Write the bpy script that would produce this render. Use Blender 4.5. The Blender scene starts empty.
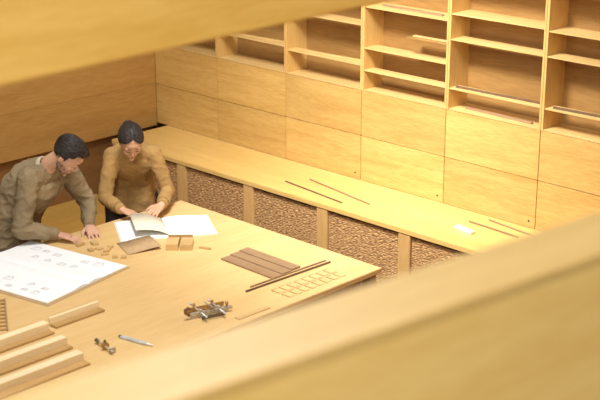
import bpy, bmesh, math, random
from mathutils import Vector, Matrix, noise
random.seed(4)
SC=bpy.context.scene
COL=SC.collection
SC.view_settings.view_transform='Standard'
SC.view_settings.look='None'

# ---------------------------------------------------------------- materials
def lin(c):
    return tuple(((x/255)/12.92 if x/255<=.04045 else (((x/255)+.055)/1.055)**2.4) for x in c)+(1,)
def base_mat(name,rough=.5,coat=0):
    m=bpy.data.materials.new(name); m.use_nodes=True
    nt=m.node_tree; b=nt.nodes['Principled BSDF']
    b.inputs['Roughness'].default_value=rough
    b.inputs['Coat Weight'].default_value=coat
    b.inputs['Coat Roughness'].default_value=.25
    return m,nt,b
def wood(name,c1,c2,axis='X',rough=.42,coat=.15,fine=1.0,var=.12,bump=.08,knots=False):
    m,nt,b=base_mat(name,rough,coat)
    N=nt.nodes.new; L=nt.links.new
    tc=N('ShaderNodeTexCoord'); mp=N('ShaderNodeMapping'); oi=N('ShaderNodeObjectInfo')
    mul=N('ShaderNodeMath'); mul.operation='MULTIPLY'; mul.inputs[1].default_value=37
    cb=N('ShaderNodeCombineXYZ')
    L(oi.outputs['Random'],mul.inputs[0])
    for i in range(3): L(mul.outputs[0],cb.inputs[i])
    L(tc.outputs['Object'],mp.inputs['Vector']); L(cb.outputs[0],mp.inputs['Location'])
    s={'X':(.8,9,9),'Y':(9,.8,9),'Z':(9,9,.8)}[axis]
    mp.inputs['Scale'].default_value=[v*fine for v in s]
    n1=N('ShaderNodeTexNoise'); n1.inputs['Scale'].default_value=1.3; n1.inputs['Detail'].default_value=6; n1.inputs['Distortion'].default_value=.5
    n2=N('ShaderNodeTexNoise'); n2.inputs['Scale'].default_value=11; n2.inputs['Detail'].default_value=3
    L(mp.outputs[0],n1.inputs['Vector']); L(mp.outputs[0],n2.inputs['Vector'])
    mx=N('ShaderNodeMath'); mx.operation='MULTIPLY_ADD'; mx.inputs[1].default_value=.5
    L(n2.outputs['Fac'],mx.inputs[0])
    ms=N('ShaderNodeMath'); ms.operation='MULTIPLY'; ms.inputs[1].default_value=.5; L(n1.outputs['Fac'],ms.inputs[0]); L(ms.outputs[0],mx.inputs[2])
    cr=N('ShaderNodeValToRGB'); cr.color_ramp.elements[0].position=.36; cr.color_ramp.elements[1].position=.64
    cr.color_ramp.elements[0].color=lin(c1); cr.color_ramp.elements[1].color=lin(c2)
    L(mx.outputs[0],cr.inputs[0])
    col=cr.outputs[0]
    if knots:
        v=N('ShaderNodeTexVoronoi'); v.inputs['Scale'].default_value=1.7; mk=N('ShaderNodeMapping'); mk.inputs['Scale'].default_value=(2.2,.8,1.2)
        L(tc.outputs['Object'],mk.inputs[0]); L(mk.outputs[0],v.inputs['Vector'])
        kr=N('ShaderNodeMapRange'); kr.inputs['From Min'].default_value=.03; kr.inputs['From Max'].default_value=.10; kr.inputs['To Min'].default_value=.45; kr.inputs['To Max'].default_value=0
        L(v.outputs['Distance'],kr.inputs['Value'])
        mi=N('ShaderNodeMix'); mi.data_type='RGBA'; mi.inputs['B'].default_value=lin((150,102,44)); L(kr.outputs[0],mi.inputs['Factor']); L(col,mi.inputs['A']); col=mi.outputs['Result']
    hs=N('ShaderNodeHueSaturation')
    mr=N('ShaderNodeMapRange'); mr.inputs['To Min'].default_value=1-var; mr.inputs['To Max'].default_value=1+var*.6
    L(oi.outputs['Random'],mr.inputs['Value']); L(mr.outputs[0],hs.inputs['Value']); L(col,hs.inputs['Color'])
    L(hs.outputs[0],b.inputs['Base Color'])
    bp=N('ShaderNodeBump'); bp.inputs['Strength'].default_value=bump; bp.inputs['Distance'].default_value=.002
    L(n2.outputs['Fac'],bp.inputs['Height']); L(bp.outputs[0],b.inputs['Normal'])
    return m
def plain(name,c,rough=.6,metal=0,noise_amt=.08,scale=40,bump=0.0,coat=0):
    m,nt,b=base_mat(name,rough,coat); b.inputs['Metallic'].default_value=metal
    N=nt.nodes.new; L=nt.links.new
    tc=N('ShaderNodeTexCoord'); n=N('ShaderNodeTexNoise'); n.inputs['Scale'].default_value=scale; n.inputs['Detail'].default_value=3
    L(tc.outputs['Object'],n.inputs['Vector'])
    cr=N('ShaderNodeValToRGB')
    c1=tuple(max(0,x*(1-noise_amt)) for x in c); c2=tuple(min(255,x*(1+noise_amt)) for x in c)
    cr.color_ramp.elements[0].position=.3; cr.color_ramp.elements[1].position=.7
    cr.color_ramp.elements[0].color=lin(c1); cr.color_ramp.elements[1].color=lin(c2)
    L(n.outputs['Fac'],cr.inputs[0]); L(cr.outputs[0],b.inputs['Base Color'])
    return m
def knit(name,c):
    m,nt,b=base_mat(name,.92); N=nt.nodes.new; L=nt.links.new
    tc=N('ShaderNodeTexCoord'); mp=N('ShaderNodeMapping'); mp.inputs['Scale'].default_value=(1,1,.6)
    n=N('ShaderNodeTexNoise'); n.inputs['Scale'].default_value=200; n.inputs['Detail'].default_value=2
    n2=N('ShaderNodeTexNoise'); n2.inputs['Scale'].default_value=7; n2.inputs['Detail'].default_value=3
    L(tc.outputs['Object'],mp.inputs[0]); L(mp.outputs[0],n.inputs['Vector']); L(tc.outputs['Object'],n2.inputs['Vector'])
    ad=N('ShaderNodeMath'); ad.operation='MULTIPLY_ADD'; ad.inputs[1].default_value=.5
    hf=N('ShaderNodeMath'); hf.operation='MULTIPLY'; hf.inputs[1].default_value=.5
    L(n2.outputs['Fac'],hf.inputs[0]); L(n.outputs['Fac'],ad.inputs[0]); L(hf.outputs[0],ad.inputs[2])
    cr=N('ShaderNodeValToRGB'); cr.color_ramp.elements[0].position=.35; cr.color_ramp.elements[0].color=lin([x*.86 for x in c]); cr.color_ramp.elements[1].position=.65; cr.color_ramp.elements[1].color=lin([min(255,x*1.10) for x in c])
    L(ad.outputs[0],cr.inputs[0]); L(cr.outputs[0],b.inputs['Base Color'])
    bp=N('ShaderNodeBump'); bp.inputs['Strength'].default_value=.2; bp.inputs['Distance'].default_value=.002
    L(n.outputs['Fac'],bp.inputs['Height']); L(bp.outputs[0],b.inputs['Normal'])
    return m

M={}
M['panel']=wood('honey_plywood',(186,144,76),(210,172,102),'X',var=.10,fine=1.7)
M['bench']=wood('bench_oak',(206,166,94),(220,184,112),'X',rough=.33,coat=.35,var=.02)
M['bench_edge']=wood('bench_edge_oak',(150,112,60),(175,134,76),'X')
M['post']=wood('post_oak',(192,150,92),(210,170,110),'Z',var=.03)
M['table']=wood('table_oak',(206,170,112),(218,184,128),'Y',rough=.4,coat=.2,fine=1.0,var=.01)
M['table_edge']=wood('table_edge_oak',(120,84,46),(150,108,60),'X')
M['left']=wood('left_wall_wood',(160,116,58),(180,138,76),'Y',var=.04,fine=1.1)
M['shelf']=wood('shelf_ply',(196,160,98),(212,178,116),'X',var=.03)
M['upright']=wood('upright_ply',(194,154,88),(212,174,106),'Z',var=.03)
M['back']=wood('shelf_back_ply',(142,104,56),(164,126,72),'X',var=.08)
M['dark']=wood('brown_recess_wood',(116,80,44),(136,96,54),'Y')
M['lowshelf']=wood('low_bench_wood',(186,142,66),(204,160,82),'Y')
M['rail']=wood('rail_wood',(208,168,92),(222,184,108),'Y',fine=1.3,var=.01,bump=.2)
M['railface']=wood('rail_face_wood',(236,192,104),(248,210,126),'Y',fine=1.2,var=.01,bump=.2,knots=True)
M['beam']=wood('beam_wood',(234,188,92),(248,208,114),'Y',fine=1.1,var=.01,bump=.2,knots=True)
M['floor']=wood('floor_boards',(120,84,48),(150,108,64),'Y')
M['hole']=plain('dark_finger_hole',(50,32,20))
M['paper']=plain('white_paper',(230,231,232),.8,noise_amt=.01)
M['cream']=plain('cream_paper',(214,206,184),.8,noise_amt=.02)
M['ink']=plain('pencil_grey',(140,140,142),.8)
M['kraft']=plain('tan_card',(172,142,102),.8,noise_amt=.05)
M['tan']=wood('tan_veneer',(190,156,102),(206,174,120),'X')
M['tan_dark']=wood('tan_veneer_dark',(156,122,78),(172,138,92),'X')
M['walnut']=wood('walnut_strip',(142,112,82),(160,130,98),'X',var=.05)
M['walnut_y']=wood('walnut_rod',(94,72,52),(118,92,70),'Y')
M['model']=wood('model_basswood',(226,204,160),(238,218,178),'Y')
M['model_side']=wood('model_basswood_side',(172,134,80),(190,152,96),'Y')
M['steel']=plain('worn_steel',(176,168,150),.42,.2,noise_amt=.2,scale=120)
M['silver']=plain('pale_silver_metal',(196,200,202),.35,.3)
M['bronze']=plain('old_brass_bronze',(166,132,80),.4,.25,noise_amt=.2,scale=120)
M['iron']=plain('grey_iron',(100,88,74),.5,.2)
M['rose']=plain('brown_rosewood',(110,72,46),.4)
M['chalk']=plain('white_chalk',(226,222,208),.8)
M['skin']=plain('skin',(194,150,122),.55,noise_amt=.03,scale=8)
M['skin2']=plain('skin_warm',(192,148,116),.55,noise_amt=.03,scale=8)
M['lip']=plain('lip_rose',(172,120,98),.5)
M['hair']=plain('black_brown_hair',(34,25,20),.6,noise_amt=.5,scale=90)
M['stubble']=plain('dark_stubble_hair',(84,64,50),.8)
M['brow']=plain('brow_hair',(76,56,44),.8)
M['eye']=plain('eye_dark',(74,56,46),.6)
M['knit1']=knit('grey_olive_knit',(134,116,86))
M['knit2']=knit('mustard_olive_knit',(156,122,70))
M['collar']=plain('pale_shirt_collar',(180,166,138),.8)
M['trouser']=plain('dark_trousers',(44,40,40),.85)
M['trouser2']=plain('charcoal_trousers',(60,56,58),.85)
M['shoe']=plain('black_leather',(25,22,20),.4)
def weave_mat():
    m,nt,b=base_mat('woven_rush',.85); N=nt.nodes.new; L=nt.links.new
    tc=N('ShaderNodeTexCoord'); mp=N('ShaderNodeMapping'); mp.inputs['Scale'].default_value=(1,1,3)
    n=N('ShaderNodeTexNoise'); n.inputs['Scale'].default_value=44; n.inputs['Detail'].default_value=5
    L(tc.outputs['Object'],mp.inputs[0]); L(mp.outputs[0],n.inputs['Vector'])
    cr=N('ShaderNodeValToRGB'); cr.color_ramp.elements[0].position=.34; cr.color_ramp.elements[1].position=.68
    cr.color_ramp.elements[0].color=lin((118,80,44)); cr.color_ramp.elements[1].color=lin((206,162,106))
    L(n.outputs['Fac'],cr.inputs[0]); L(cr.outputs[0],b.inputs['Base Color'])
    return m
M['weave']=weave_mat()

# ---------------------------------------------------------------- helpers
def link(o,parent=None):
    COL.objects.link(o)
    if parent: o.parent=parent
    return o
def info(o,label=None,cat=None,group=None,kind=None):
    if label: o['label']=label
    if cat: o['category']=cat
    if group: o['group']=group
    if kind: o['kind']=kind
    return o
def mesh(name,bm,mat,loc=(0,0,0),rz=0,parent=None,smooth=False,**k):
    bmesh.ops.recalc_face_normals(bm,faces=bm.faces)
    me=bpy.data.meshes.new(name); bm.to_mesh(me); bm.free()
    if smooth:
        for f in me.polygons: f.use_smooth=True
    if mat: me.materials.append(mat)
    o=bpy.data.objects.new(name,me); o.location=loc; o.rotation_euler=(0,0,rz)
    link(o,parent); info(o,**k); return o
def empty(name,loc,rz=0,**k):
    o=bpy.data.objects.new(name,None); o.location=loc; o.rotation_euler=(0,0,rz); o.empty_display_size=.1
    link(o); info(o,**k); return o
def addbox(bm,x0,x1,y0,y1,z0,z1,bev=0):
    b2=bmesh.new()
    bmesh.ops.create_cube(b2,size=1)
    for v in b2.verts:
        v.co=Vector((x0+(v.co.x+.5)*(x1-x0),y0+(v.co.y+.5)*(y1-y0),z0+(v.co.z+.5)*(z1-z0)))
    if bev: bmesh.ops.bevel(b2,geom=b2.edges[:],offset=bev,segments=2,affect='EDGES')
    me=bpy.data.meshes.new('t'); b2.to_mesh(me); b2.free(); bm.from_mesh(me); bpy.data.meshes.remove(me)
def box(name,x0,x1,y0,y1,z0,z1,mat,bev=.003,origin=None,parent=None,rz=0,**k):
    if origin is None: origin=((x0+x1)/2,(y0+y1)/2,z0)
    bm=bmesh.new(); ox,oy,oz=origin
    addbox(bm,x0-ox,x1-ox,y0-oy,y1-oy,z0-oz,z1-oz,bev)
    loc=Vector(origin)
    if parent: loc=loc-Vector(parent.location)
    return mesh(name,bm,mat,loc,rz,parent,**k)
def cyl(bm,p0,p1,r0,r1=None,seg=16,cap=True):
    p0=Vector(p0);p1=Vector(p1); r1=r0 if r1 is None else r1
    d=p1-p0; L=d.length
    if L<1e-6: return
    q=d.to_track_quat('Z','Y').to_matrix().to_4x4()
    bmesh.ops.create_cone(bm,cap_ends=cap,cap_tris=False,segments=seg,radius1=r0,radius2=r1,depth=L,matrix=Matrix.Translation((p0+p1)/2)@q)
def sph(bm,c,r,rot=None,seg=16):
    if not hasattr(r,'__len__'): r=(r,r,r)
    mt=Matrix.Translation(Vector(c))
    if rot is not None: mt=mt@rot.to_4x4()
    bmesh.ops.create_uvsphere(bm,u_segments=seg,v_segments=max(8,seg*2//3),radius=1,matrix=mt@Matrix.Diagonal((r[0],r[1],r[2],1)))
def limb(bm,pts):
    for i,(q,r) in enumerate(pts):
        sph(bm,q,r,seg=14)
        if i: cyl(bm,pts[i-1][0],q,pts[i-1][1],r,seg=14)
def loft(bm,rings,n=28,pw=2.3):
    prev=None
    for (c,sx,sy,rx,ry) in rings:
        vs=[]
        for i in range(n):
            a=2*math.pi*i/n; ca,sa=math.cos(a),math.sin(a)
            x=math.copysign(abs(ca)**(2/pw),ca); y=math.copysign(abs(sa)**(2/pw),sa)
            vs.append(bm.verts.new(Vector(c)+Vector(sx)*x*rx+Vector(sy)*y*ry))
        if prev:
            for i in range(n): bm.faces.new((prev[i],prev[(i+1)%n],vs[(i+1)%n],vs[i]))
        else: bm.faces.new(vs[::-1])
        prev=vs
    bm.faces.new(prev)
def remesh(name,bm,mat,vox,origin,parent,smooth=3,disp=0,dscale=.1,**k):
    bmesh.ops.recalc_face_normals(bm,faces=bm.faces)
    me=bpy.data.meshes.new(name+'_t'); bm.to_mesh(me); bm.free()
    o=bpy.data.objects.new(name+'_t',me); COL.objects.link(o)
    md=o.modifiers.new('r','REMESH'); md.mode='VOXEL'; md.voxel_size=vox
    ms=o.modifiers.new('s','SMOOTH'); ms.factor=.5; ms.iterations=smooth
    dg=bpy.context.evaluated_depsgraph_get(); dg.update()
    me2=bpy.data.meshes.new_from_object(o.evaluated_get(dg),depsgraph=dg)
    bpy.data.objects.remove(o); bpy.data.meshes.remove(me)
    if disp:
        me2.update()
        nrm=[v.normal.copy() for v in me2.vertices]
        for v,nn in zip(me2.vertices,nrm):
            q=v.co/dscale
            h=noise.noise(q)
            rdg=1-abs(noise.noise(Vector((q.x*1.1+q.z*.7,q.y*1.1,q.z*1.3-q.x*.6))))*3
            v.co+=nn*disp*(h*.7+max(0,rdg)*.6)
    org=Vector(origin)
    for v in me2.vertices: v.co-=org
    for f in me2.polygons: f.use_smooth=True
    me2.name=name; me2.materials.clear(); me2.materials.append(mat)
    o=bpy.data.objects.new(name,me2)
    if parent: o.location=org-Vector(parent.location)
    else: o.location=org
    link(o,parent); info(o,**k); return o

# ---------------------------------------------------------------- room
TZ=.90
box('floor',-.7,9.5,-9,.4,-.05,0,M['floor'],0,kind='structure')
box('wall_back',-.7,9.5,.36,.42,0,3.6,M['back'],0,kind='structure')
for i,(a,b) in enumerate([(TZ-.02,1.215),(1.2158,1.53),(1.5308,1.86),(1.8608,2.2),(2.2008,2.9)]):
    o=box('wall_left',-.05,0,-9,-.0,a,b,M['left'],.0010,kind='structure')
for i,(a,b) in enumerate([(0,.44),(.443,.86)]):
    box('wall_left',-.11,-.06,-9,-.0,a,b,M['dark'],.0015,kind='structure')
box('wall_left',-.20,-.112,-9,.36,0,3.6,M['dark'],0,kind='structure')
e=empty('side_bench',(.25,-4.6,0),label='low golden wood bench running along the plank wall',cat='bench')
box('bench_seat',-.058,.55,-8.9,-.56,.42,.45,M['lowshelf'],.003,parent=e)
box('bench_base',-.05,.50,-8.9,-.57,0,.419,M['bench_edge'],.003,parent=e)

P=.69
shelfz={0:[.18,.45,.8],1:[.18,.45,.86],2:[.16,.42,.62],3:[.13,.275,.54,.84],4:[.13,.43,.585,.8],5:[.127,.43,.575,.8],6:[.2,.4,.6],7:[.2,.4,.6]}
ZT=1.505
SD=.20
for k in range(8):
    x0=k*P+.001; x1=(k+1)*P-.001; xc=(x0+x1)/2
    e=empty('storage_cabinet',(xc,.18,TZ),label='honey plywood wall cabinet with two stacked flap doors',cat='cabinet',group='plywood cabinets above the bench')
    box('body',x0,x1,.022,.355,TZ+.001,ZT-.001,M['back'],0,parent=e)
    for n,(a,b) in enumerate(((TZ+.002,TZ+.3015),(TZ+.3045,ZT-.002))):
        d=box('door',x0+.0012,x1-.0012,0,.02,a,b,M['panel'],.0012,parent=e)
        if n==0 and k in (2,3,4,5):
            bm=bmesh.new(); cyl(bm,(0,-.002,0),(0,.006,0),.006,seg=16)
            mesh('finger_hole',bm,M['hole'],(x1-xc-.045,-.01,.04),0,d)
    zt=2.75
    u=empty('shelving_unit',(xc,.1,ZT),label='open plywood wall shelving bay with thin uneven shelves',cat='shelving',group='open shelving bays along the wall')
    t=.014
    box('upright',x0,x0+t,0,SD,ZT,zt,M['upright'],.001,parent=u)
    box('upright',x1-t,x1,0,SD,ZT,zt,M['upright'],.001,parent=u)
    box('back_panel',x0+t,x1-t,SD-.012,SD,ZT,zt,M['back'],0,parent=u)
    for n,z in enumerate([.0]+shelfz[k]+[zt-ZT-.02]):
        dep=(SD-.013,.10,.13,SD-.013,.15,SD-.013)[n]
        box('shelf_board',x0+t,x1-t,.004,dep,ZT+z,ZT+z+.008,M['shelf'],.001,parent=u)
    if k==3: box('short_shelf',xc+.01,x1-t,.01,.10,ZT+.39,ZT+.40,M['back'],.001,parent=u)

BX0=.12; BX1=5.53; BY=-.533
e=empty('bench',(2.75,-.27,0),label='long oak bench counter with woven rush front panels',cat='bench')
box('bench_top',BX0,BX1,BY,.30,TZ-.032,TZ,M['bench'],.003,parent=e)
box('bench_body',BX0+.01,BX1,BY+.10,.30,0.0,TZ-.033,M['table_edge'],0,parent=e)
box('plinth',BX0+.01,BX1,BY+.03,BY+.10,0.0,.30,M['bench_edge'],.003,parent=e)
x=.21+.67
xs=[BX0+.05]
while x<5.4: xs.append(x); x+=.67
for x in xs: box('post',x-.045,x+.045,BY+.004,BY+.099,.301,TZ-.033,M['post'],.003,parent=e)
def woven(x0,x1,z0,z1,seed):
    bm=bmesh.new(); nx=90; nz=200
    g=[[None]*(nz+1) for _ in range(nx+1)]
    for i in range(nx+1):
        for j in range(nz+1):
            u=x0+(x1-x0)*i/nx; w=z0+(z1-z0)*j/nz
            dy=-.0015*math.sin((j%4)/4*math.pi)+.003*noise.noise(Vector((u*40+seed,0,w*90)))
            g[i][j]=bm.verts.new((u,dy,w+.003*noise.noise(Vector((u*9+seed,3,w*30)))))
    for i in range(nx):
        for j in range(nz): bm.faces.new((g[i][j],g[i+1][j],g[i+1][j+1],g[i][j+1]))
    return bm
for a,b in zip(xs[:-1],xs[1:]):
    w=(b-a)-.1
    mesh('woven_panel',woven(-w/2,w/2,0,.55,a*7),M['weave'],((a+b)/2-2.75,BY+.020+.27,.302),0,e,label='warm brown woven rush panel')

def rod(name,a,b,z,w,h,mat,label,cat,group=None,tip=None):
    a=Vector((a[0],a[1],0)); b=Vector((b[0],b[1],0)); L=(b-a).length; c=(a+b)/2; rz=math.atan2(b.y-a.y,b.x-a.x)
    bm=bmesh.new(); addbox(bm,-L/2,L/2,-w/2,w/2,0,h,min(w,h)*.18)
    return mesh(name,bm,mat,(c.x,c.y,z),rz,label=label,cat=cat,group=group)
Z=TZ+.0008
rod('wood_stick',(1.74,-.37),(2.31,-.44),Z,.008,.008,M['walnut_y'],'thin dark brown wooden stick lying on the bench','stick','thin sticks on the bench')
rod('wood_stick',(1.83,-.23),(2.45,-.34),Z,.009,.008,M['walnut'],'thin brown wooden stick lying on the bench','stick','thin sticks on the bench')
rod('wood_stick',(3.09,-.165),(3.47,-.19),Z,.009,.009,M['walnut'],'short brown wooden stick on the bench','stick','thin sticks on the bench')
rod('wood_stick',(3.16,-.06),(3.52,-.11),Z,.008,.008,M['walnut'],'short brown stick near the cabinet doors','stick','thin sticks on the bench')
rod('chalk_block',(3.10,-.30),(3.24,-.325),Z,.035,.018,M['chalk'],'small white chalk-like block on the bench','block')
def slat(x,y,z,L,rz,mat,w=.02,h=.01):
    bm=bmesh.new(); addbox(bm,-L/2,L/2,-w/2,w/2,0,h,.001)
    lab={'tan_veneer':'short pale stick resting on a shelf','shelf_ply':'pale thin wooden stick resting on a shelf'}.get(mat.name,'brown thin wooden stick resting on a shelf')
    return mesh('wood_stick',bm,mat,(x,y,z),rz,label=lab,cat='stick',group='sticks on the shelves')
slat(2.585,.05,ZT+.4008,.26,.03,M['tan'])
slat(1.05,.055,ZT+.18+.009,.58,.08,M['shelf'])
slat(1.75,.055,ZT+.16+.009,.58,.08,M['shelf'])
slat(.35,.055,ZT+.18+.009,.5,.06,M['walnut'])
slat(3.1,.05,ZT+.009+.13,.6,.03,M['walnut_y'])
slat(3.78,.05,ZT+.127+.009,.55,.05,M['walnut_y'])
slat(3.1,.07,ZT+.009,.5,-.04,M['walnut'])
slat(2.4,.09,ZT+.54+.009,.5,-.04,M['walnut'])

# ---------------------------------------------------------------- table
tx0,tx1,ty0,ty1=1.54,3.21,-4.2,-1.10
e=empty('work_table',((tx0+tx1)/2,(ty0+ty1)/2,0),label='large pale oak work table covered with drawings and models',cat='table')
box('table_top',tx0,tx1,ty0,ty1,TZ-.03,TZ,M['table'],.003,parent=e)
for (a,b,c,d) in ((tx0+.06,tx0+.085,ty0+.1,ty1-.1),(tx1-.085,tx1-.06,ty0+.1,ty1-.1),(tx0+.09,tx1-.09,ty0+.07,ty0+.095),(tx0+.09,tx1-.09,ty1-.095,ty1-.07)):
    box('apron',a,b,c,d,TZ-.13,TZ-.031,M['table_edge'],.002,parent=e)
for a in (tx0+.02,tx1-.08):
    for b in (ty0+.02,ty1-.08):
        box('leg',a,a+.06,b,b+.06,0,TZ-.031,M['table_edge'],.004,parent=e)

def flat(name,w,h,t,mat,loc,rz,parent=None,**k):
    bm=bmesh.new(); addbox(bm,-w/2,w/2,-h/2,h/2,0,t,0)
    return mesh(name,bm,mat,loc,rz,parent,**k)
ang=math.atan2(.13,.70)
c=(1.90,-2.435)
sh=empty('drawing_pad',(c[0],c[1],Z),ang,label='large white drawing pad with faint pencil sketches',cat='drawing pad')
flat('cover',.745,.65,.0012,M['kraft'],(.016,-.016,0),.012,sh)
flat('page_stack',.725,.63,.004,M['cream'],(.004,-.004,.0013),.008,sh)
bm=bmesh.new(); n=24; prev=None
for i in range(n+1):
    y=-.31+.62*i/n; z=.0056+.005*math.exp(-((abs(y)-.05)/.05)**2)*(0 if abs(y)<.006 else 1)
    w=[bm.verts.new((-.36,y,z)),bm.verts.new((.36,y,z))]
    if prev: bm.faces.new((prev[0],prev[1],w[1],w[0]))
    prev=w
o=mesh('sheet',bm,M['paper'],(0,0,0),0,sh); md=o.modifiers.new('s','SOLIDIFY'); md.thickness=.0004
def line(bm,a,b,w=.003):
    a=Vector(a);b=Vector(b);d=(b-a).normalized();n=Vector((-d.y,d.x))*w/2
    bm.faces.new([bm.verts.new((q.x,q.y,0)) for q in (a-n,b-n,b+n,a+n)])
random.seed(9)
for i in range(6):
    for j,yb in enumerate((-.27,-.19,.12,.21)):
        if random.random()<.2: continue
        x=-.27+i*.095+random.uniform(-.012,.012); y=yb+random.uniform(-.01,.01); bm=bmesh.new()
        s=.024+random.random()*.02
        pts=[(0,0),(s*1.4,.004),(s*1.3,s),(.003,s)]
        for a,b in zip(pts,pts[1:]+pts[:1]): line(bm,a,b,.0016)
        line(bm,(s*.5,0),(s*.5,s),.0012)
        if random.random()<.5:
            line(bm,(0,s),(s*.6,s*1.5),.0012); line(bm,(s*.6,s*1.5),(s*1.3,s),.0012)
        else: line(bm,(0,s*.5),(s*1.35,s*.55),.0012)
        mesh('pencil_sketch',bm,M['ink'],(x,y,.0072),0,sh)

nb=empty('notebook',(1.87,-1.51,Z),math.radians(58),label='open notebook with blank white pages',cat='notebook')
def page(sgn):
    bm=bmesh.new(); n=12; W=.275; H=.34
    g=[]
    for i in range(n+1):
        t=i/n; x=sgn*W*t; z=.004+.012*math.sin(min(1,t*1.15)*math.pi)**.8*(1-t*.5) if t<.87 else .004
        g.append([bm.verts.new((x,-H/2,z)),bm.verts.new((x,H/2,z)),bm.verts.new((x,H/2,.002)),bm.verts.new((x,-H/2,.002))])
    for a,b in zip(g[:-1],g[1:]):
        for q in range(4): bm.faces.new((a[q],b[q],b[(q+1)%4],a[(q+1)%4]))
    bm.faces.new(g[0]);bm.faces.new(g[-1])
    return bm
mesh('page_block',page(1),M['paper'],(0,0,0),0,nb)
mesh('page_block',page(-1),M['paper'],(0,0,0),0,nb)
flat('cover',.57,.355,.0018,M['cream'],(0,0,0),0,nb)
bm=bmesh.new(); n=16; H=.30; prev=None
for i in range(n+1):
    t=i/n; a=1.0-1.1*t
    if i==0: x,z=0.0,.012
    else: x-=math.cos(a)*.22/n; z+=math.sin(a)*.22/n*.5
    w=[bm.verts.new((x,-H/2,z)),bm.verts.new((x,H/2,z))]
    if prev: bm.faces.new((prev[0],prev[1],w[1],w[0]))
    prev=w
o=mesh('turning_page',bm,M['cream'],(0,0,0),0,nb,smooth=True,label='tan-cream page lifted in the hand')
md=o.modifiers.new('s','SOLIDIFY'); md.thickness=.001
bm=bmesh.new(); n=14; prev=None
for i in range(n+1):
    t=i/n; x=-.10+.20*t; z=.003+.018*(3*t*t-2*t**3)
    w=[bm.verts.new((-.10,x,z)),bm.verts.new((.10,x,z))]
    if prev: bm.faces.new((prev[0],prev[1],w[1],w[0]))
    prev=w
o=mesh('tan_card',bm,M['kraft'],(2.00,-1.815,Z),math.radians(-20),smooth=True,label='tan card sheet leaning on the notebook edge',cat='card')
md=o.modifiers.new('s','SOLIDIFY'); md.thickness=.0015

def kraft(loc,rz):
    e=empty('card_model',loc,rz,label='small folded tan card box model',cat='model')
    for s in (-1,1):
        bm=bmesh.new()
        addbox(bm,s*.04-.035,s*.04+.035,-.06,.06,0,.035,.001)
        mesh('card_block',bm,M['tan'],(0,0,0),0,e)
    bm=bmesh.new(); addbox(bm,-.07,.07,.061,.065,0,.05); mesh('back_flap',bm,M['tan_dark'],(0,0,0),0,e)
kraft((2.17,-1.655,Z),math.radians(44))
random.seed(2)
for (x,y,w,h) in [(1.79,-1.97,.05,.035),(1.87,-2.0,.04,.03),(1.93,-1.99,.06,.03),(2.04,-2.02,.03,.03),(1.9,-1.94,.03,.02),(2.3,-1.58,.07,.012),(1.97,-2.035,.04,.02),(1.86,-2.05,.035,.025),(1.75,-2.04,.05,.02),(2.08,-1.99,.03,.03)]:
    flat('veneer_scrap',w,h,.008+random.random()*.008,M['tan'],(x,y,Z),random.random()*3,label='small pale veneer scrap beside the drawing',cat='scrap',group='veneer scraps on the table')
for i in range(3):
    rod('wood_board',(2.47+.01*i,-1.44-.079*i),(2.89+.01*i,-1.445-.079*i),Z,.070,.010,M['walnut'],'flat dull brown wooden board in a row of three','board','brown boards on the table')
rod('wood_rod',(2.93,-1.86),(2.955,-1.24),Z,.010,.009,M['walnut_y'],'long thin dark wooden rod','rod','dark rods on the table')
rod('wood_rod',(2.90,-1.80),(2.92,-1.24),Z,.008,.008,M['walnut'],'long thin brown wooden rod','rod','dark rods on the table')
for i in range(2):
    for j in range(8):
        x=3.04+.075*i; y=-1.34-.056*j
        t=empty('sample_tile',(x,y,Z),.04,label='small oblong pale veneer sample tile',cat='tile',group='veneer sample tiles')
        flat('tile_face',.060,.042,.0025,M['table'],(0,0,0),0,t)
        bm=bmesh.new(); addbox(bm,-.03,.03,-.021,-.0185,.0026,.004); addbox(bm,-.03,-.0275,-.018,.021,.0026,.004)
        mesh('tile_edge',bm,M['tan_dark'],(0,0,0),0,t)
rod('ruler',(3.15,-2.13),(3.155,-1.92),Z,.035,.004,M['tan'],'short pale wooden ruler','ruler')

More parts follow.
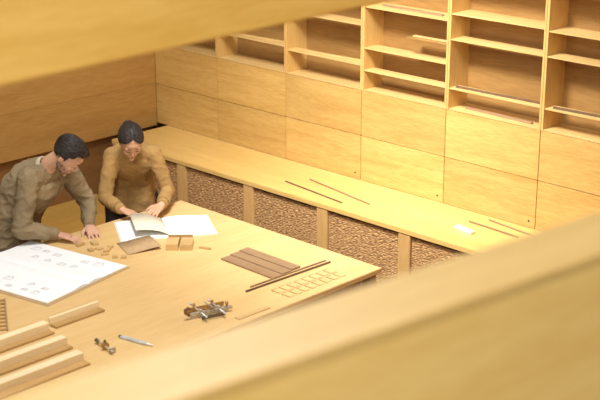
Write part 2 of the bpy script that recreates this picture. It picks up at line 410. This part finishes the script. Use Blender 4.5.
def plane_tool(loc,rz):
    e=empty('combination_plane',loc,rz,label='old brass and steel combination plane with wooden handle',cat='hand plane')
    bm=bmesh.new(); addbox(bm,-.125,.12,-.006,.006,.014,.032,.002); addbox(bm,-.11,.10,-.003,.003,0,.014)
    for x in (-.055,.045): addbox(bm,x-.008,x+.008,-.012,.012,.014,.042,.002)
    mesh('plane_body',bm,M['steel'],(0,0,0),0,e)
    bm=bmesh.new(); addbox(bm,-.10,.11,.072,.080,.004,.026,.002); addbox(bm,-.09,.1,.074,.078,0,.01)
    mesh('fence',bm,M['bronze'],(0,0,0),0,e)
    for x in (-.055,.045):
        bm=bmesh.new(); cyl(bm,(x,-.07,.028),(x,.115,.028),.004); sph(bm,(x,-.07,.028),.0065); sph(bm,(x,.115,.028),.0065); mesh('guide_rod',bm,M['silver'],(0,0,0),0,e,smooth=True)
    bm=bmesh.new()
    pts=[((-.118,0,.025),.008),((-.135,0,.038),.008),((-.138,0,.054),.007),((-.122,0,.062),.007),((-.108,0,.054),.005)]
    limb(bm,[(Vector(q),r) for q,r in pts]); mesh('handle',bm,M['rose'],(0,0,0),0,e,smooth=True)
    bm=bmesh.new(); cyl(bm,(.09,0,.032),(.09,0,.046),.005,.007); sph(bm,(.09,0,.051),(.010,.010,.008)); mesh('front_knob',bm,M['bronze'],(0,0,0),0,e,smooth=True)
    bm=bmesh.new(); addbox(bm,-.0025,.0025,-.005,.005,-.042,.042,.001)
    b=mesh('blade',bm,M['silver'],(.0,0,.052),0,e); b.rotation_euler=(0,-.9,0)
    bm=bmesh.new(); addbox(bm,-.07,.06,-.052,-.046,.006,.024,.002)
    mesh('skate',bm,M['iron'],(0,0,0),0,e)
    for q0,q1,r in (((.0,0,.032),(.0,0,.046),.008),((-.055,.076,.026),(-.055,.076,.044),.007),((.045,.076,.026),(.045,.076,.044),.007)):
        bm=bmesh.new(); cyl(bm,q0,q1,r,seg=12); mesh('thumb_screw',bm,M['bronze'],(0,0,0),0,e)
plane_tool((3.02,-2.19,Z),math.radians(73))
e=empty('marking_gauge',(2.965,-2.81,Z),math.radians(-10),label='small brown-grey marking tool with round knobs',cat='tool')
bm=bmesh.new(); cyl(bm,(-.08,0,.016),(.08,0,.016),.0045); mesh('shaft',bm,M['steel'],(0,0,0),0,e,smooth=True)
bm=bmesh.new(); cyl(bm,(-.008,0,.020),(.008,0,.020),.018,seg=20); mesh('round_fence',bm,M['bronze'],(0,0,0),0,e)
bm=bmesh.new(); cyl(bm,(-.09,0,.016),(-.07,0,.016),.010,.008,seg=14); mesh('knob',bm,M['iron'],(0,0,0),0,e)
bm=bmesh.new(); cyl(bm,(.0,0,.038),(.0,0,.048),.006); mesh('lock_screw',bm,M['iron'],(0,0,0),0,e)
bm=bmesh.new(); addbox(bm,.055,.062,-.010,.025,.004,.028,.002); mesh('cutter',bm,M['steel'],(0,0,0),0,e)
e=empty('metal_scriber',(3.0,-2.655,Z),math.radians(12),label='slim pale silver metal tool lying on the table',cat='tool')
bm=bmesh.new(); addbox(bm,-.09,.07,-.011,.011,0.001,.010,.002); mesh('barrel',bm,M['silver'],(0,0,0),0,e,smooth=False)
bm=bmesh.new(); cyl(bm,(.07,0,.0065),(.105,0,.0065),.006,.003); mesh('tip',bm,M['chalk'],(0,0,0),0,e)
bm=bmesh.new(); cyl(bm,(-.1,0,.0065),(-.09,0,.0065),.006); mesh('end_cap',bm,M['iron'],(0,0,0),0,e)

def moulding(x,y1,L,w,h,rz,fw):
    e=empty('wood_moulding',(x,y1,Z),rz,label='pale L-shaped wooden moulding length',cat='moulding',group='L-shaped mouldings on the table')
    bm=bmesh.new(); addbox(bm,0,w,-L,0,0,h,.0015); mesh('upright_strip',bm,M['model'],(0,0,0),0,e)
    bm=bmesh.new(); addbox(bm,w+.0005,w+fw,-L,0,0,.010,.0015); mesh('base_strip',bm,M['model_side'],(0,0,0),0,e)
moulding(2.54,-2.53,.30,.015,.040,0,.05)
moulding(2.56,-2.87,.8,.045,.045,0,.045)
moulding(2.76,-2.91,.8,.045,.045,0,.045)
moulding(2.95,-2.96,.8,.05,.045,0,.05)
e=empty('ladder_strip',(2.27,-2.93,Z),math.atan2(-.30,.48),label='small wooden ladder-like strip with rungs',cat='strip')
bm=bmesh.new(); addbox(bm,-.2,.2,-.035,-.027,0,.01); mesh('rail',bm,M['walnut'],(0,0,0),0,e)
bm=bmesh.new(); addbox(bm,-.2,.2,.027,.035,0,.01); mesh('rail',bm,M['walnut'],(0,0,0),0,e)
for i in range(9):
    x=-.19+i*.047; bm=bmesh.new(); addbox(bm,x-.006,x+.006,-.0265,.0265,.001,.009); mesh('rung',bm,M['model_side'],(0,0,0),0,e)

# ---------------------------------------------------------------- parapet + beam (structure)
def oriented(name,p,d,a0,a1,w0,w1,z0,z1,mat,bev=.006):
    d=Vector((d[0],d[1],0)).normalized(); rz=math.atan2(d.y,d.x)-math.pi/2
    bm=bmesh.new(); addbox(bm,w0,w1,a0,a1,z0,z1,bev)
    return mesh(name,bm,mat,(p[0],p[1],0),rz,kind='structure')
RP=(6.256,-4.876)
oriented('trim_1',RP,(.122,.993),-4,5.2,0,.155,2.712,2.73,M['rail'],.002)
oriented('wall_parapet',RP,(.122,.993),-4,5.2,.002,.153,0,2.7115,M['railface'],.001)
BP=(5.07,-4.64)
oriented('trim_2',BP,(-.057,.998),-4,5.0,-.02,.06,2.867,3.16,M['beam'],.006)

# ---------------------------------------------------------------- people
def hand(bm,wrist,d,nrm,side,s=1.0,curl=.35,spread=.12):
    d=Vector(d).normalized(); n=Vector(nrm); n=(n-d*n.dot(d)).normalized(); t=d.cross(n)*side
    w=Vector(wrist)
    rings=[(w-d*.01*s,t,n,.024*s,.019*s),(w+d*.025*s,t,n,.032*s,.016*s),(w+d*.06*s,t,n,.040*s,.014*s),(w+d*.088*s,t,n,.038*s,.011*s)]
    loft(bm,rings,16,2.4)
    base=w+d*.085*s
    for i,(off,l,r) in enumerate([(.029,.068,.0085),(.010,.078,.0088),(-.0105,.072,.0085),(-.029,.056,.0076)]):
        a=spread*(off/.029)
        dd=(d+t*a).normalized(); q=base+t*off*s-n*.001; pts=[(q-d*.012*s,r*s)]
        ang=curl*.35
        for seg,fr in enumerate((.46,.30,.24)):
            ang+=curl*(.35 if seg==0 else .8)
            v=(dd*math.cos(ang)-n*math.sin(ang)); q=q+v*l*fr*s; pts.append((q,(r-.0006*(seg+1))*s))
        limb(bm,pts)
    q=w+d*.022*s+t*.026*s-n*.004*s
    v1=(d*.65+t*.75-n*.25).normalized(); v2=(d*.9+t*.3-n*.3).normalized()
    limb(bm,[(q-v1*.01,.0125*s),(q+v1*.034*s,.0115*s),(q+v1*.034*s+v2*.026*s,.0098*s),(q+v1*.034*s+v2*.048*s,.0078*s)])

def tuft(bm,pts,w,c0=Vector((0,0,0))):
    prev=None; n=len(pts)
    for i,q in enumerate(pts):
        t=i/(n-1); ww=w*(1-t**3)*(.5+.6*math.sin(min(1,t*1.5)*math.pi/2)) + .0003
        d=(pts[min(n-1,i+1)]-pts[max(0,i-1)]).normalized()
        nn=(q-c0).normalized(); s=d.cross(nn)
        if s.length<1e-4: s=Vector((1,0,0))
        s.normalize()
        vs=[bm.verts.new(q-s*ww),bm.verts.new(q+nn*ww*.5),bm.verts.new(q+s*ww),bm.verts.new(q-nn*ww*.5)]
        if prev:
            for k in range(4): bm.faces.new((prev[k],prev[(k+1)%4],vs[(k+1)%4],vs[k]))
        prev=vs

def person(spec):
    f=Vector(spec['f']).normalized(); L=Vector((-f.y,f.x,0)); U=Vector((0,0,1))
    base=Vector(spec['base']); e=empty('person',base,label=spec['label'],cat='person')
    pel=Vector(spec['pelvis']); sc=Vector(spec['shc']); H=Vector(spec['head'])
    hf=(f*math.cos(spec['bow'])*math.cos(spec['yaw'])+L*math.sin(spec['yaw'])*math.cos(spec['bow'])-U*math.sin(spec['bow'])).normalized()
    hx=U.cross(hf).normalized()
    if hx.dot(L)<0: hx=-hx
    hz=hf.cross(hx)
    if hz.z<0: hz=-hz
    HR=Matrix((hx,hf,hz)).transposed()
    s=spec.get('hs',1.0); jw=spec.get('jaw',1.0)
    def hp(x,y,z): return H+HR@(Vector((x,y,z))*s)
    SL=Vector(spec['SL']);SR=Vector(spec['SR'])
    bm=bmesh.new()
    sph(bm,hp(0,-.012,.030),(.073*s,.093*s,.084*s),HR,32)
    rings=[(.062,.020,.052,.055),(.045,.026,.060,.060),(.022,.024,.064,.061),(.0,.022,.066,.062),(-.022,.022,.063,.062),(-.045,.022,.057*jw,.062),(-.068,.026,.048*jw,.057),(-.086,.034,.037*jw,.046),(-.100,.044,.024,.031),(-.108,.050,.012,.016)]
    loft(bm,[(hp(0,yc,z),HR@Vector((1,0,0)),HR@Vector((0,1,0)),rx*s,ry*s) for z,yc,rx,ry in rings],32,2.15)
    sph(bm,hp(0,.074,-.097),(.016*s,.012*s,.012*s),HR)
    for a in (-1,1):
        sph(bm,hp(a*.037,.064,-.024),(.018*s,.016*s,.020*s),HR)
        sph(bm,hp(a*.068,-.004,-.010),(.007*s,.017*s,.028*s),HR@Matrix.Rotation(a*.25,3,'Z'))
        sph(bm,hp(a*.028,.077,.024),(.022*s,.008*s,.007*s),HR)
        sph(bm,hp(a*.029,.075,.004),(.015*s,.010*s,.010*s),HR)
        sph(bm,hp(a*.0085,.089,-.031),(.006*s,.008*s,.006*s),HR)
    cyl(bm,hp(0,.078,.018),hp(0,.095,-.024),.0065*s,.0078*s)
    sph(bm,hp(0,.094,-.028),.0083*s)
    sph(bm,hp(0,.079,-.060),(.020*s,.009*s,.013*s),HR)
    nb=sc+U*.045
    limb(bm,[(hp(0,-.026,-.05),.048*s),(nb+(hp(0,-.02,-.07)-nb)*.4,.047),(nb-U*.05,.050)])
    def spine(t):
        mid=(pel+sc)/2-f*.05+U*.03
        return pel*(1-t)**2+mid*2*t*(1-t)+sc*t*t
    def trings(k,w):
        r=[]
        for t,rx,ry in w:
            c=spine(t); d=(spine(min(1,t+.05))-spine(max(0,t-.05))).normalized()
            fy=L.cross(d).normalized()
            Lx=(L*(1-t)+(SL-SR).normalized()*t).normalized()
            r.append((c,Lx,fy,rx+k,ry+k))
        return r
    prof=spec['prof']
    loft(bm,trings(-.012,prof))
    limb(bm,[(nb-U*.045,.044),(SL-U*.008,.040)]); limb(bm,[(nb-U*.045,.044),(SR-U*.008,.040)])
    for S,E,W in ((SL,spec['EL'],spec['WL']),(SR,spec['ER'],spec['WR'])):
        limb(bm,[(Vector(S)-U*.008,.040),(Vector(E),.033),(Vector(E)*.6+Vector(W)*.4,.032),(Vector(W),.024)])
    hand(bm,spec['WL'],spec['DL'],spec['NL'],spec['tl'],spec['hsz'],spec.get('curlL',.3))
    hand(bm,spec['WR'],spec['DR'],spec['NR'],spec['tr'],spec['hsz'],spec.get('curlR',.3))
    legs=[]
    for a,foot in ((1,spec['FL']),(-1,spec['FR'])):
        hip=pel+L*a*.085-U*.04; ft=Vector(foot); ank=Vector((ft.x,ft.y,.09)); knee=(hip+ank)/2+f*.05+U*.02
        limb(bm,[(hip,.076),(knee,.052),((knee+ank)/2-f*.01,.05),(ank,.036)])
        limb(bm,[(ank,.036),(ank-f*.04-U*.05,.03),(ank+f*.10-U*.055,.028),(ank+f*.15-U*.06,.022)])
        legs.append((hip,knee,ank))
    remesh('body',bm,spec['skin'],.0036,base,e,2)
    bm=bmesh.new(); pw=prof[0][1]-.012
    loft(bm,[(pel-U*.12,L,f,pw,.10),(pel-U*.05,L,f,pw,.105),(pel+U*.0,L,f,pw-.02,.09)])
    for hip,knee,ank in legs: limb(bm,[(hip-U*.02,.088),(knee,.07),((knee+ank)/2,.068),(ank+U*.02,.058)])
    remesh('trousers',bm,spec['tm'],.012,base,e,3,.006,.12)
    for hip,knee,ank in legs:
        bm=bmesh.new()
        limb(bm,[(ank-f*.045-U*.045,.042),(ank+f*.08-U*.045,.043),(ank+f*.16-U*.052,.036)])
        for v in bm.verts: v.co.z=max(v.co.z,.002)
        remesh('shoe',bm,M['shoe'],.006,base,e,2)
    bm=bmesh.new(); ak=spec.get('ak',1.0)
    loft(bm,[(pel-U*.12,L,f,prof[0][1]+.022,prof[0][2]+.028),(pel-U*.04,L,f,prof[0][1]+.02,prof[0][2]+.026)]+trings(.018,prof[1:]) ,32)
    limb(bm,[(nb-U*.045,.060),(SL,.062*ak)]); limb(bm,[(nb-U*.045,.060),(SR,.062*ak)])
    for S,E,W in ((SL,spec['EL'],spec['WL']),(SR,spec['ER'],spec['WR'])):
        S=Vector(S);E=Vector(E);W=Vector(W); Wc=W+(E-W).normalized()*.02
        limb(bm,[(S,.064*ak),((S+E)/2,.060*ak),(E,.053*ak),(E*.5+Wc*.5,.047*ak),(Wc,.036*(.5+.5*ak))])
        for kk in spec.get('folds',()):
            c=E.lerp(Wc,kk); d=(Wc-E).normalized(); r=.053*ak*(1-kk)+.038*kk
            q=(d+Vector((0,0,.35))).normalized().to_track_quat('Z','Y').to_matrix()
            sph(bm,c,(r*1.09,r*1.09,.009),q,18)
    remesh('sweater',bm,spec['sm'],.007,base,e,4,spec.get('fold',.009),.075)
    for E,W in ((spec['EL'],spec['WL']),(spec['ER'],spec['WR'])):
        E=Vector(E);W=Vector(W);d=(E-W).normalized()
        bm=bmesh.new(); cyl(bm,W+d*.0,W+d*.045,.031,.037,seg=24,cap=False)
        for v in bm.verts: v.co-=base
        o=mesh('cuff',bm,spec['sm'],(0,0,0),0,e,smooth=True)
        md=o.modifiers.new('s','SOLIDIFY'); md.thickness=.006
    bm=bmesh.new(); nd=(hp(0,-.02,-.06)-nb).normalized()
    c0=nb-U*.008; q=nd.to_track_quat('Z','Y').to_matrix().to_4x4()
    n=32;m_=10; grid=[]
    for i in range(n):
        a=2*math.pi*i/n; row=[]
        for j in range(m_):
            b=2*math.pi*j/m_; rr=spec['colr']+.009*math.cos(b); v=Vector((rr*math.cos(a),rr*math.sin(a),spec['colh']*math.sin(b)))
            row.append(bm.verts.new(c0+(q.to_3x3()@v)-base))
        grid.append(row)
    for i in range(n):
        for j in range(m_): bm.faces.new((grid[i][j],grid[(i+1)%n][j],grid[(i+1)%n][(j+1)%m_],grid[i][(j+1)%m_]))
    mesh('collar',bm,spec['cm'],(0,0,0),0,e,smooth=True)
    for a in (-1,1):
        bm=bmesh.new(); sph(bm,hp(a*.029,.0832,.0)-base,(.0120*s,.0045*s,.0020*s),HR@Matrix.Rotation(-a*.25,3,'Z')); mesh('eye',bm,M['eye'],(0,0,0),0,e,smooth=True)
        bm=bmesh.new(); sph(bm,hp(a*.030,.0828,.026)-base,(.016*s,.0045*s,.0026*s),HR@Matrix.Rotation(-a*.3,3,'Z')@Matrix.Rotation(a*.12,3,'Y')); mesh('eyebrow',bm,M['brow'],(0,0,0),0,e,smooth=True)
    bm=bmesh.new(); sph(bm,hp(0,.0855,-.058)-base,(.015*s,.0045*s,.0026*s),HR); sph(bm,hp(0,.084,-.064)-base,(.012*s,.005*s,.0034*s),HR); mesh('lips',bm,M['lip'],(0,0,0),0,e,smooth=True)
    man=spec['hairstyle']=='short'
    rnd=random.Random(5); cnt=0
    if man:
        # short stubble following the jaw rings of the head loft
        bm=bmesh.new(); cB=Vector((0,.02,-.04))
        while cnt<700:
            z=rnd.uniform(-.100,-.030); a=rnd.uniform(0,2*math.pi)
            for (z0,y0,rx0,ry0),(z1,y1,rx1,ry1) in zip(rings[:-1],rings[1:]):
                if z1<=z<=z0:
                    u=(z0-z)/(z0-z1); yc=y0+(y1-y0)*u; rx=rx0+(rx1-rx0)*u; ry=ry0+(ry1-ry0)*u
            q=Vector((rx*math.cos(a),yc+ry*math.sin(a),z))
            if q.y<-.012 or (abs(q.x)<.020 and q.z>-.072) or (q.y>.03 and abs(q.x)<.045 and q.z>-.046): continue
            cnt+=1
            nrm_=Vector((math.cos(a),math.sin(a),-.25)).normalized()
            tuft(bm,[q-nrm_*.0005,q+nrm_*.0012+Vector((0,0,-.002)),q+nrm_*.0014+Vector((0,0,-.005))],.0009,cB)
        for v in bm.verts: v.co=hp(*v.co)-base
        mesh('beard_stubble',bm,M['stubble'],(0,0,0),0,e,smooth=True,kind='stuff')
    RX,RY,RZ,CY,CZ=.077,.097,.087,-.013,.032
    CC=Vector((0,CY,CZ))
    def onsc(d,k=1.0): d=d.normalized(); return Vector((d.x*RX*k,d.y*RY*k+CY,d.z*RZ*k+CZ))
    def bare(q):
        X,Y,Zz=q
        if man: return (Y>.045 and Zz<.082-abs(X)*.2) or (Y>.020 and Zz<.046) or (Y>.002 and Zz<-.02) or (Y>-.035 and Y<.0 and Zz<-.006) or Zz<-.065
        return (Y>.038 and Zz<.092-abs(X)*.80) or (Y>.008 and Zz<.030) or (Y>-.018 and Zz<-.004) or Zz<-.055
    bm=bmesh.new(); bmesh.ops.create_uvsphere(bm,u_segments=96,v_segments=72,radius=1)
    kill=[]
    for v in bm.verts:
        v.co=onsc(v.co)
        if bare(v.co): kill.append(v)
    bmesh.ops.delete(bm,geom=kill,context='VERTS')
    cnt=0
    if man:
        while cnt<1500:
            d=Vector((rnd.gauss(0,1),rnd.gauss(0,1),rnd.gauss(.4,1))).normalized()
            q0=onsc(d)
            if bare(q0): continue
            cnt+=1
            tz=max(0,min(1,(d.z-.05)/.5)); front=max(0,d.y)*tz
            q=d.copy(); pts=[]; jx=rnd.uniform(-.18,.18); jl=rnd.uniform(.7,1.15); jh=rnd.uniform(0,.004)*tz
            ln=(.36+.30*front)*jl
            for i in range(8):
                t=i/7
                hgt=.002+.004*tz+jh+front*.020*math.sin(min(1,t*1.3+.15)*math.pi)
                pts.append(onsc(q,1+hgt/.085))
                fl=Vector((-.30*tz+jx,-1.0,-.45*(1-tz)))
                fl=(fl-q*fl.dot(q)).normalized()
                q=(q+fl*ln/7).normalized()
            tuft(bm,pts,.0036,CC)
    else:
        while cnt<1300:
            d=Vector((rnd.gauss(0,1),rnd.gauss(0,1),rnd.gauss(.4,1))).normalized()
            q0=onsc(d)
            if bare(q0) or (abs(q0.x)<.0025 and q0.z>.06 and q0.y>-.03): continue
            cnt+=1
            sgn=1 if d.x>=0 else -1
            q=d.copy(); pts=[]; ln=.75*rnd.uniform(.8,1.1)
            tgt=Vector((0,-1,-.35)).normalized()
            for i in range(9):
                t=i/8
                pts.append(onsc(q,1+(.004+.003*math.sin(t*3.14))/.085*rnd.uniform(.9,1.1)))
                fl=tgt+Vector((sgn*1.1*max(0,q.z)*max(0,q.y+.4),0,-.4*max(0,q.y)))
                fl=(fl-q*fl.dot(q))
                if fl.length<1e-3: break
                q=(q+fl.normalized()*ln/8).normalized()
            if len(pts)>3: tuft(bm,pts,.0032,CC)
        bc=Vector((0,-.122,.018))
        for i in range(320):
            a=rnd.uniform(0,6.28); b=rnd.uniform(-1,1); pts=[]
            for j in range(6):
                aa=a+j*.22; rr=.034+.002*rnd.random()
                pts.append(bc+Vector((rr*math.cos(aa)*math.cos(b),rr*.8*math.sin(b),rr*math.sin(aa)*math.cos(b))))
            tuft(bm,pts,.003,bc)
        sph(bm,bc,(.034,.028,.034),None,20)
    for v in bm.verts: v.co=hp(*v.co)-base
    mesh('hair',bm,M['hair'],(0,0,0),0,e,smooth=True)
    return e

PM=[(0,.165,.12),(.2,.16,.112),(.45,.16,.115),(.7,.17,.125),(.88,.168,.115),(1,.13,.08)]
PW=[(0,.136,.10),(.2,.114,.086),(.45,.108,.085),(.7,.118,.100),(.88,.118,.090),(1,.09,.07)]
person(dict(label='man in grey-olive sweater bending over table, hands on wood scraps',f=(.929,.37,0),base=(1.24,-2.18,0),
 pelvis=(1.25,-2.17,.92),shc=(1.455,-2.05,1.275),head=(1.60,-1.985,1.395),bow=.88,yaw=.15,hs=.96,folds=(.15,.4,.6,.8),fold=.012,
 SL=(1.405,-1.90,1.29),SR=(1.515,-2.20,1.29),EL=(1.46,-1.76,1.03),WL=(1.60,-1.86,.94),ER=(1.51,-2.27,1.0),WR=(1.60,-2.09,.945),
 DL=(.85,-.35,-.18),NL=(0,0,1),tl=1,DR=(.8,.6,-.18),NR=(0,0,1),tr=-1,hsz=.95,curlL=.3,curlR=.35,
 FL=(1.10,-2.05,0),FR=(1.16,-2.28,0),skin=M['skin'],tm=M['trouser'],sm=M['knit1'],cm=M['collar'],colr=.054,colh=.018,prof=PM,hairstyle='short'))
person(dict(label='woman in mustard-olive sweater looking down, turning a notebook page',f=(.8,-.6,0),base=(1.25,-1.26,0),
 pelvis=(1.29,-1.29,.96),shc=(1.415,-1.375,1.248),head=(1.535,-1.475,1.36),bow=.66,yaw=.12,hs=.92,ak=.80,fold=.007,jaw=.92,folds=(.6,.82),
 SL=(1.490,-1.267,1.232),SR=(1.338,-1.470,1.232),EL=(1.555,-1.215,.99),WL=(1.695,-1.385,.975),ER=(1.385,-1.575,.99),WR=(1.565,-1.585,.962),
 DL=(.30,-.9,-.14),NL=(.2,.1,1),tl=1,DR=(.85,.2,-.14),NR=(0,0,1),tr=-1,hsz=.90,curlL=.45,curlR=.3,
 FL=(1.20,-1.12,0),FR=(1.08,-1.30,0),skin=M['skin2'],tm=M['trouser2'],sm=M['knit2'],cm=M['knit2'],colr=.050,colh=.012,prof=PW,hairstyle='bun'))

# ---------------------------------------------------------------- lights
def area(name,loc,target,size,power,col,spread=180):
    l=bpy.data.lights.new(name,'AREA'); l.energy=power; l.color=col; l.size=size; l.spread=math.radians(spread)
    o=bpy.data.objects.new(name,l); o.location=loc
    o.rotation_euler=(Vector(target)-Vector(loc)).to_track_quat('-Z','Y').to_euler(); COL.objects.link(o); return o
area('ceiling_light',(3.5,-2.6,5.4),(2.9,-.8,.9),1.5,225,(1,.99,.97))
area('window_light',(7.6,-7.6,5.4),(2.8,-.6,1.0),1.8,205,(1,.99,.97))
area('added_bench_fill',(2.9,-2.2,4.2),(2.6,-.1,1.05),.6,38,(1,.99,.97),65)  # unseen fill added to brighten the bench top and cabinet doors, no real fixture
w=bpy.data.worlds.new('w'); SC.world=w; w.use_nodes=True
w.node_tree.nodes['Background'].inputs[0].default_value=(1,.97,.90,1); w.node_tree.nodes['Background'].inputs[1].default_value=.38

cd=bpy.data.cameras.new('camera'); cd.sensor_width=36; cd.lens=80.4
co=bpy.data.objects.new('camera',cd); COL.objects.link(co)
co.location=(7.65,-6.31,3.58)
pt=math.atan(449/1340)
Fh=Vector((-.697,.717,0)).normalized()
dirv=Fh*math.cos(pt)-Vector((0,0,1))*math.sin(pt)
co.rotation_euler=dirv.to_track_quat('-Z','Y').to_euler()
cd.dof.use_dof=True; cd.dof.focus_distance=7.9; cd.dof.aperture_fstop=2.8
cd.clip_start=.05
SC.camera=co
